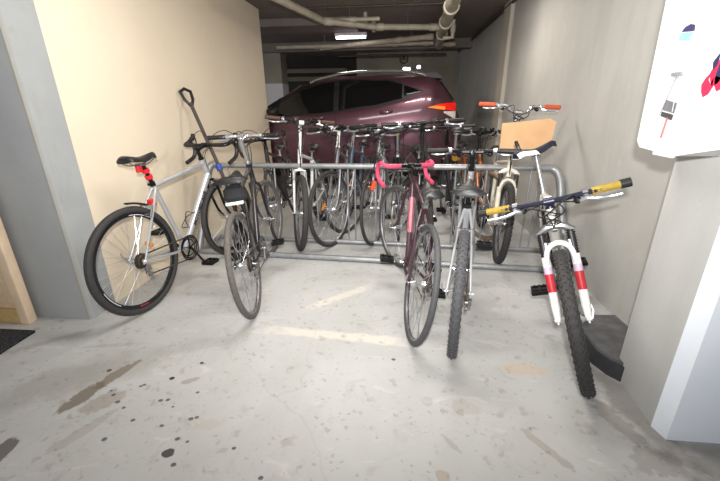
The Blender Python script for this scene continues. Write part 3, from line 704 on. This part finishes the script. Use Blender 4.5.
MB().tube([mid + dd * .03, mid + dd * .085], .028, 12).build('tape', mat('blue_tape', (36, 74, 160), .5), sv, label='blue tape wound round the shaft')

bx = empty('bait_box', (1.165, 1.80, 0), 'low dark grey plastic box on the floor between the right wall and the knobby tyre', 'box')
Rb = Matrix.Rotation(math.radians(4), 3, 'Z')
MB().prism([(-.11, -.20), (-.14, -.12), (-.13, .20), (.13, .22), (.15, -.13), (.05, -.26), (-.06, -.26)], 0, .085, 'z').build('body', mat('grey_box', (56, 56, 60), .6), bx)
MB().prism([(-.105, -.19), (-.135, -.115), (-.125, .195), (.125, .215), (.145, -.125), (.045, -.25), (-.055, -.25)], .085, .10, 'z').build('lid', mat('grey_box_lid', (92, 92, 94), .55, 0, .3, 14), bx)

CH = mat('lock_chain', (120, 112, 104), .4, .8, .2)
lc = MB()
for i in range(12):
    c = Vector((-.02 + .014 * i, 2.905 - .004 * i + .012 * math.sin(i), .055 + .015 * math.sin(i * .9))); Rm = Matrix.Rotation(i * 1.4, 4, 'X') @ Matrix.Rotation(i * .5, 4, 'Z')
    lc.M = Matrix.Translation(c) @ Rm; lc.torus((0, 0, 0), .011, .0035, 'z', 12, 6, (1, 1))
tag(lc.build('lock_chain', CH), 'heavy steel lock chain heaped on the front floor rail', 'chain')
o = empty('cable_lock', (-.22, 3.24, .60), 'short orange lock hanging at the rack left of the pink taped bars', 'lock')
OR = mat('orange_plastic', (232, 74, 36), .4)
MB().box((0, -.0, .0), (.020, .014, .045), Matrix.Rotation(.3, 3, 'Y'), bev=.008).build('body', OR, o)
MB().tube(curve([(-.015, 0, .04), (-.03, 0, .09), (0, .0, .135), (.03, 0, .09), (.02, 0, .04)], 5), .007, 8).build('shackle', BLKM(), o)
cb = MB().prism([(.80, .93), (.80, 1.13), (.92, 1.14), (1.15, 1.165), (1.20, 1.14), (1.185, .97), (1.08, .935)], 3.10, 3.125, 'y')
g = NT('cardboard', .85); cc = g.ramp(g.noise(6, 5), .3, .7, srgb(206, 164, 122), srgb(220, 180, 138))
tag(cb.build('cardboard_sheet', g.done(cc)), 'tan cardboard sheet hanging below the tall orange-gripped bars', 'cardboard')

# ------------------------------------------------------------------ white wall box near the right edge
wb = empty('wall_box', (.95, 1.35, 1.1), 'white plastic wall box with red and blue flame emblem, on the concrete column', 'box')
WP = mat('white_box_plastic', (244, 244, 244), .35, 0, .01)
def bxp(y, z): return (y - 1.35, z - 1.1)
out = [bxp(1.625, 1.13), bxp(1.60, 1.105), bxp(1.40, 1.095), bxp(1.36, 1.105), bxp(1.20, 1.142), bxp(.98, 1.19), bxp(.98, 1.72), bxp(1.66, 1.72)]
MB().prism(out, .0, .15, 'x').build('body', WP, wb)
MB().box((-.002, .10, .0), (.008, .05, .012), bev=.004).build('hinge_lug', WP, wb)
# clear strip with things seen behind it
def strip(pts, m, nm, x, lab=None):
    q = MB().prism([bxp(*p) for p in pts], -x, 0, 'x'); return q.build(nm, m, wb, label=lab)
strip([(1.535, 1.60), (1.49, 1.60), (1.453, 1.44), (1.445, 1.24), (1.465, 1.15), (1.523, 1.155), (1.522, 1.27), (1.528, 1.36)], mat('clear_window', (214, 214, 212), .15), 'window', .002)
strip([(1.521, 1.495), (1.463, 1.489), (1.467, 1.508), (1.485, 1.513), (1.507, 1.508)], mat('navy_print', (52, 50, 92), .5), 'label', .004, 'navy printed label')
strip([(1.526, 1.470), (1.470, 1.463), (1.463, 1.486), (1.522, 1.492)], mat('pale_blue_print', (140, 186, 208), .5), 'label', .004, 'pale blue printed label')
strip([(1.515, 1.245), (1.452, 1.235), (1.45, 1.268), (1.512, 1.28)], mat('grey_print', (112, 112, 116), .5), 'label', .004, 'grey printed label')
strip([(1.518, 1.225), (1.455, 1.212), (1.453, 1.23), (1.516, 1.24)], mat('dark_print', (70, 70, 74), .5), 'label', .004, 'dark printed label')
MB().tube([(-.006, 1.475 - 1.35, .12), (-.006, 1.482 - 1.35, .05)], .0025, 6).build('red_rod', mat('red_rod', (206, 90, 90), .5), wb)
MB().tube([(-.006, 1.48 - 1.35, .26), (-.006, 1.53 - 1.35, .10)], .0015, 6).tube([(-.006, 1.47 - 1.35, .26), (-.006, 1.458 - 1.35, .14)], .002, 6).box((-.006, 1.485 - 1.35, .262), (.003, .025, .006)).build('handle', mat('rod_grey', (140, 140, 144), .4), wb)
RED = mat('flame_red', (222, 40, 78), .5); NVY = mat('emblem_navy', (44, 44, 84), .5)
def flame(cy, cz, s, m):
    q = [(0, 0), (.010, .012), (.016, .030), (.008, .045), (-.006, .058), (-.002, .040), (-.012, .030), (-.018, .046), (-.022, .022), (-.014, .006)]
    MB().prism([(cy - 1.35 + a * s, cz - 1.1 + b * s) for a, b in q], -.002, 0, 'x').build('emblem', m, wb)
flame(1.345, 1.285, 1.25, RED); flame(1.32, 1.315, 1.4, RED); flame(1.298, 1.30, 1.3, RED)
MB().torus((-.001, 1.315 - 1.35, 1.475 - 1.1), .028, .003, 'x', 24, 6, (1, .5)).build('emblem', NVY, wb)
strip([(1.343, 1.385), (1.325, 1.41), (1.322, 1.375), (1.335, 1.36)], NVY, 'emblem', .0025); strip([(1.318, 1.345), (1.31, 1.43), (1.300, 1.43), (1.30, 1.34)], NVY, 'emblem', .0025)

# ------------------------------------------------------------------ car
car = empty('car', (0, 5.6, 0), 'dark plum metallic estate car parked sideways behind the bicycles', 'car')
CP = mat('plum_paint', (88, 54, 66), .3, .55, .04, 60, coat=.9)
CGL = mat('dark_glass', (10, 11, 13), .06, 0, .02, coat=.5); CBK = mat('car_trim_black', (18, 18, 19), .5)
# outline heights along length (x, belt z, roof z)
def interp(tab, x):
    if x <= tab[0][0]: return tab[0][1]
    for (a, b), (c, d) in zip(tab, tab[1:]):
        if x <= c:
            t = (x - a) / (c - a); t = t * t * (3 - 2 * t) * .4 + t * .6; return b + (d - b) * t
    return tab[-1][1]
topz = [(-3.55, .70), (-3.45, .88), (-3.1, 1.02), (-2.5, 1.13), (-2.15, 1.20), (-1.75, 1.43), (-1.45, 1.58), (-1.15, 1.655), (-.75, 1.69), (-.2, 1.695), (.25, 1.68), (.48, 1.65), (.56, 1.58), (.72, 1.38), (.82, 1.22), (.88, 1.10), (.92, .9), (.94, .75), (.93, .5), (.88, .40)]
beltz = [(-3.55, .66), (-3.1, .93), (-2.5, 1.04), (-2.1, 1.09), (-1.2, 1.15), (-.4, 1.24), (.1, 1.34), (.4, 1.40), (.6, 1.36), (.8, 1.18), (.88, 1.02), (.94, .72), (.88, .38)]
botz = [(-3.55, .45), (-3.4, .30), (-3.0, .24), (.5, .24), (.88, .36)]
halfw = [(-3.55, .55), (-3.4, .76), (-3.0, .88), (-2, .91), (0, .91), (.5, .89), (.75, .82), (.88, .74), (.94, .66)]
def sect(x):
    """half section from sill to roof centre, y measured from the centre line outward"""
    b, t, z0, hw = interp(beltz, x), interp(topz, x), interp(botz, x), interp(halfw, x)
    b = min(b, t - .02); gh = (t - b); inn = min(.20, gh * .42)
    pts = [(hw * .6, z0 - .02), (hw * .93, z0), (hw * .985, z0 + .12), (hw, z0 + (b - z0) * .45), (hw * .995, z0 + (b - z0) * .72), (hw * .975, b - .03), (hw * .955, b)]
    for k in (.3, .6, .85): pts.append((hw * .955 - inn * k ** 1.15, b + gh * .93 * k))
    pts += [(hw * .955 - inn * 1.12, b + gh * .955), (hw * .70, t - .008), (hw * .4, t), (0, t + .004)]
    return pts
xs = [-3.55, -3.5, -3.4, -3.2, -2.9, -2.6, -2.3, -2.1, -1.9, -1.7, -1.5, -1.3, -1.1, -.8, -.5, -.2, .1, .3, .42, .5, .56, .62, .7, .78, .84, .88, .92, .935]
CW = .91
P = []
for x in xs:
    s_ = sect(x); row = [Vector((x, CW - y, z)) for y, z in s_] + [Vector((x, CW + y, z)) for y, z in s_[::-1][1:]]
    P.append(row)
cm = MB().grid(P); nn = len(P[0]); L0 = (len(P) - 1) * nn
cm.f += [tuple(range(nn)), tuple(L0 + i for i in range(nn))]
cm.build('body', CP, car, ang=50)
def sidey(x, z):
    s_ = sect(x)
    for (y0, z0), (y1, z1) in zip(s_[1:], s_[2:]):
        if z0 <= z <= z1: return CW - (y0 + (y1 - y0) * (z - z0) / max(1e-6, z1 - z0))
    return CW - s_[10][0]
def patch(nm, lo, hi, x0, x1, m, off=.006, N=14, lab=None, mirror=True):
    for sg in ((1, -1) if mirror else (1,)):
        P = []
        for i in range(N + 1):
            x = x0 + (x1 - x0) * i / N; a, b = interp(lo, x), interp(hi, x)
            row = []
            for j in range(6):
                z = a + (b - a) * j / 5; y = sidey(x, z) - off; row.append(Vector((x, y if sg > 0 else 2 * CW - y, z)))
            P.append(row)
        o = MB().grid(P).build(nm, m, car, label=lab)
    return o
lo = [(-2.05, 1.13), (-1.2, 1.175), (-.4, 1.275), (.02, 1.36), (.1, 1.40)]
hi = [(-2.05, 1.15), (-1.75, 1.355), (-1.45, 1.50), (-1.15, 1.585), (-.75, 1.625), (-.2, 1.61), (.02, 1.56), (.1, 1.50)]
patch('window_surround', [(a, b - .022) for a, b in lo] + [(.33, 1.46)], [(-2.05, 1.24), (-1.75, 1.42), (-1.45, 1.56), (-1.15, 1.61), (-.75, 1.645), (-.2, 1.63), (.02, 1.58), (.1, 1.52), (.22, 1.50), (.33, 1.465)], -2.03, .33, CBK, .004, 22)  # black window surround, widened forward so its colour paints the shade there
patch('window', lo, hi, -1.95, -.98, CGL, .008)
patch('window', lo, hi, -.90, .02, CGL, .008)
patch('window', [(.05, 1.40), (.28, 1.45)], [(.05, 1.54), (.16, 1.51), (.28, 1.46)], .05, .28, CGL, .008)
patch('tail_light', [(.44, 1.235), (.80, 1.19)], [(.44, 1.25), (.55, 1.285), (.72, 1.30), (.80, 1.30)], .44, .80, mat('tail_red', (226, 26, 18), .2, 0, .02, emit=.25), .012, 10)
patch('indicator', [(.40, 1.235), (.64, 1.205)], [(.40, 1.245), (.50, 1.262), (.64, 1.25)], .40, .64, mat('tail_amber', (255, 132, 40), .2, 0, .02, emit=.3), .016, 8)
patch('reverse_light', [(.60, 1.17), (.80, 1.08)], [(.60, 1.185), (.80, 1.185)], .62, .80, mat('tail_clear', (214, 206, 200), .2), .012, 6)
patch('sill_cladding', [(-3.1, .25), (.8, .26)], [(-3.1, .36), (.8, .38)], -3.1, .8, CBK, .008, 20)
for y in (CW - .66, CW + .66):
    pts = [(-1.35, 1.60), (-1.2, 1.655), (-.8, 1.725), (-.3, 1.745), (.1, 1.73), (.32, 1.69), (.36, 1.66)]
    MB().tube(curve([(a, y, b) for a, b in pts], 4), .017, 8, flat=(1, 1.2)).build('roof_rail', mat('roof_rail_alloy', (196, 196, 190), .25, .8), car)
MB().prism([(.22, 1.70), (.50, 1.715), (.60, 1.655), (.60, 1.63), (.46, 1.645), (.22, 1.665)], CW - .62, CW + .62, 'y').build('spoiler', CBK, car)
MB().prism([(.585, 1.60), (.60, 1.585), (.79, 1.345), (.765, 1.335)], CW - .60, CW + .60, 'y').build('rear_window', CGL, car)
MB().prism([(-2.12, 1.225), (-1.52, 1.575), (-1.49, 1.555), (-2.08, 1.20)], CW - .60, CW + .60, 'y').build('windscreen', CGL, car)
for x in (-1.20, -.20):
    y = sidey(x, 1.08 + .05 * (x > -1)); z = 1.10 if x < -1 else 1.18
    MB().tube(curve([(x - .09, y + .0, z), (x - .06, y - .035, z + .004), (x + .06, y - .035, z + .008), (x + .09, y, z + .008)], 4), .011, 8, flat=(1.3, .7)).build('door_handle', CP, car)
for x in (-.94, .06):
    P = []
    for j in range(12):
        z = .32 + (1.16 if x < 0 else 1.0) * j / 11 * .72; P.append((x, sidey(x, z) - .001, z))
    MB().tube(P, .004, 4).build('door_seam', CBK, car)
MB().ball((-1.85, -.10, 1.20), (.09, .10, .07)).tube([(-1.84, .0, 1.17), (-1.84, -.06, 1.18)], .02, 8).build('wing_mirror', CBK, car)
for wx in (-2.75, -.05):
    for wy in (.10, 2 * CW - .10):
        wh = MB().torus((wx, wy, .34), .265, .085, 'y', 36, 10, (.85, 1.15)).build('wheel', RUB(), car)
        r = MB()
        r.torus((wx, wy, .34), .205, .02, 'y', 32, 6, (1, 3))
        sgn = -1 if wy < CW else 1
        for k in range(10):
            an = 2 * pi * k / 10; r.tube([(wx, wy + .07 * sgn, .34), (wx + .2 * math.cos(an), wy + .075 * sgn, .34 + .2 * math.sin(an))], .016, 6)
        r.build('wheel_rim', CHR(), wh)
        MB().torus((wx, wy - .012 * -sgn * 0 + (-.085 if wy < CW else .085), .36), .375, .03, 'y', 24, 6, (1, .5), 0, pi).build('wheel_arch', CBK, car)
MB().prism([(.935, .50), (.955, .55), (.95, .62), (.93, .62)], CW - .6, CW + .6, 'y').build('rear_bumper', CBK, car)

# ------------------------------------------------------------------ pipes and lamp under the ceiling
PIP = mat('pipe_cream', (176, 168, 150), .5, .1, .2, 6); RUST = mat('pipe_dark', (74, 62, 54), .6, .2, .3)
def pipe(name, pts, r, label, m=PIP, joints=(), hang=()):
    root = empty(name, pts[0], label, 'pipe')
    p0 = Vector(pts[0]); L = [Vector(p) - p0 for p in pts]
    MB().tube(L, r, 12).build('pipe_run', m, root)
    for t in joints:
        q = L[int(t)].lerp(L[min(int(t) + 1, len(L) - 1)], t % 1); d = (L[min(int(t) + 1, len(L) - 1)] - L[int(t)]).normalized()
        MB().tube([q - d * .05, q - d * .045, q + d * .045, q + d * .05], [r, r * 1.25, r * 1.25, r], 12).build('coupling', m, root)
    for t in hang:
        q = L[int(t)].lerp(L[min(int(t) + 1, len(L) - 1)], t % 1)
        MB().tube([q + Vector((0, 0, r)), Vector((q.x, q.y, CEIL - p0.z))], .006, 6).build('hanger', STL(), root)
    return root
pipe('drain_pipe', [(.53, 4.3, 2.33), (.60, 6.2, 2.33), (.70, 7.9, 2.33)], .075, 'thick grey pipe running away from the camera under the ceiling', joints=(.35, .8, 1.3), hang=(.6, 1.5))
pipe('water_pipe', [(.52, 5.96, 2.30), (-.38, 5.81, 2.30), (-1.02, 5.30, 2.30), (-1.30, 4.1, 2.30)], .04, 'nearest cream pipe crossing the ceiling, bending diagonally at its left', joints=(.1, .92, 1.9), hang=(.5, 1.5))
pipe('water_pipe', [(.50, 6.7, 2.30), (-.05, 6.95, 2.30), (-.96, 7.35, 2.30), (-1.5, 7.5, 2.28)], .04, 'middle cream ceiling pipe slanting behind the tube lamp', joints=(.1, 1.0, ), hang=(.6,))
pipe('water_pipe', [(.55, 7.36, 2.30), (-.8, 7.42, 2.30), (-2.3, 7.40, 2.30)], .036, 'farthest cream ceiling pipe running left to the grey column', joints=(.1, .5, 1.5), hang=(.3, 1.4))
pipe('water_pipe', [(-.30, 5.55, 2.35), (-1.0, 5.55, 2.35)], .026, 'short thin cream pipe under the ceiling just right of the diagonal bend', joints=(.5, .95))
pipe('sprinkler_pipe', [(.9, 8.4, 2.24), (-1.3, 8.4, 2.24)], .022, 'thin dark sprinkler pipe low across the back of the garage', RUST, joints=(.2, .45, .7), hang=(.3, .8))
pipe('sprinkler_pipe', [(-1.35, 5.2, 2.42), (.6, 5.2, 2.42)], .014, 'thin dark conduit tight under the ceiling above the car', RUST, hang=(.2,))
pipe('water_pipe', [(.72, 6.05, 2.40), (.72, 6.05, 2.18), (.60, 6.1, 2.18)], .03, 'short grey pipe elbow beside the thick pipe', joints=(.5,))
pipe('water_pipe', [(.95, 7.55, 2.30), (.6, 7.5, 2.30)], .04, 'stub of pipe ending at the right wall side of the thick pipe', joints=(.3,))
for i, (x, y) in enumerate([(-.52, 5.9), (-.42, 6.2)]):
    pipe('water_pipe', [(x, y, 2.5), (x, y, 2.30)], .028, ['vertical pipe drop left of the cluster of valves', 'vertical pipe drop right of the first drop, by the valves'][i], joints=(.5,))
for i, (px_, wd_) in enumerate(((.13, .05), (.42, .02))):  # glowing boxes added to stand for white reflections above the car roof
    el = empty('wall_lamp', (px_, 9.90, 2.10 + .04 * i), ['small lit lamp low on the back wall above the car roof', 'tiny lit lamp right of the other one on the back wall'][i], 'lamp')
    MB().box((0, .02, 0), (wd_ * 1.6 + .03, .02, .05), bev=.01).build('housing', mat('lamp_white', (214, 210, 214), .5), el)
    MB().box((0, -.01, 0), (wd_ * 1.6, .012, .03), bev=.008).build('lens', mat('tube_glow', (255, 246, 255), .4, 0, 0, emit=7), el)
vv = empty('pipe_valve', (.05, 8.35, 2.18), 'dark round valve wheel hanging on the low sprinkler pipe', 'valve')
MB().torus((0, 0, -.02), .08, .014, 'y', 20, 6).build('valve_wheel', RUST, vv); MB().tube([(0, .05, .06), (0, 0, -.02)], .03, 8).tube([(-.08, 0, -.02), (.08, 0, -.02)], .008, 6).build('valve_body', RUST, vv)
tl = empty('tube_lamp', (-.86, 6.95, 2.38), 'lit fluorescent tube lamp hanging under the ceiling over the car', 'lamp')
MB().box((0, 0, .02), (.27, .06, .025), bev=.006).build('housing', mat('lamp_white', (214, 210, 214), .5), tl)
MB().tube([(-.25, -.02, -.025), (.25, -.02, -.025)], .02, 10).build('tube', mat('tube_glow', (255, 246, 255), .4, 0, 0, emit=7), tl)
tl2 = empty('tube_lamp', (.40, 4.68, 2.44), 'lit fluorescent tube lamp cut by the top edge left of the thick pipe', 'lamp')
MB().box((0, 0, .02), (.35, .06, .02), bev=.006).build('housing', mat('lamp_white', (214, 210, 214), .5), tl2)
MB().tube([(-.32, -.02, -.02), (.32, -.02, -.02)], .018, 10).build('tube', mat('tube_glow', (255, 246, 255), .4, 0, 0, emit=7), tl2)
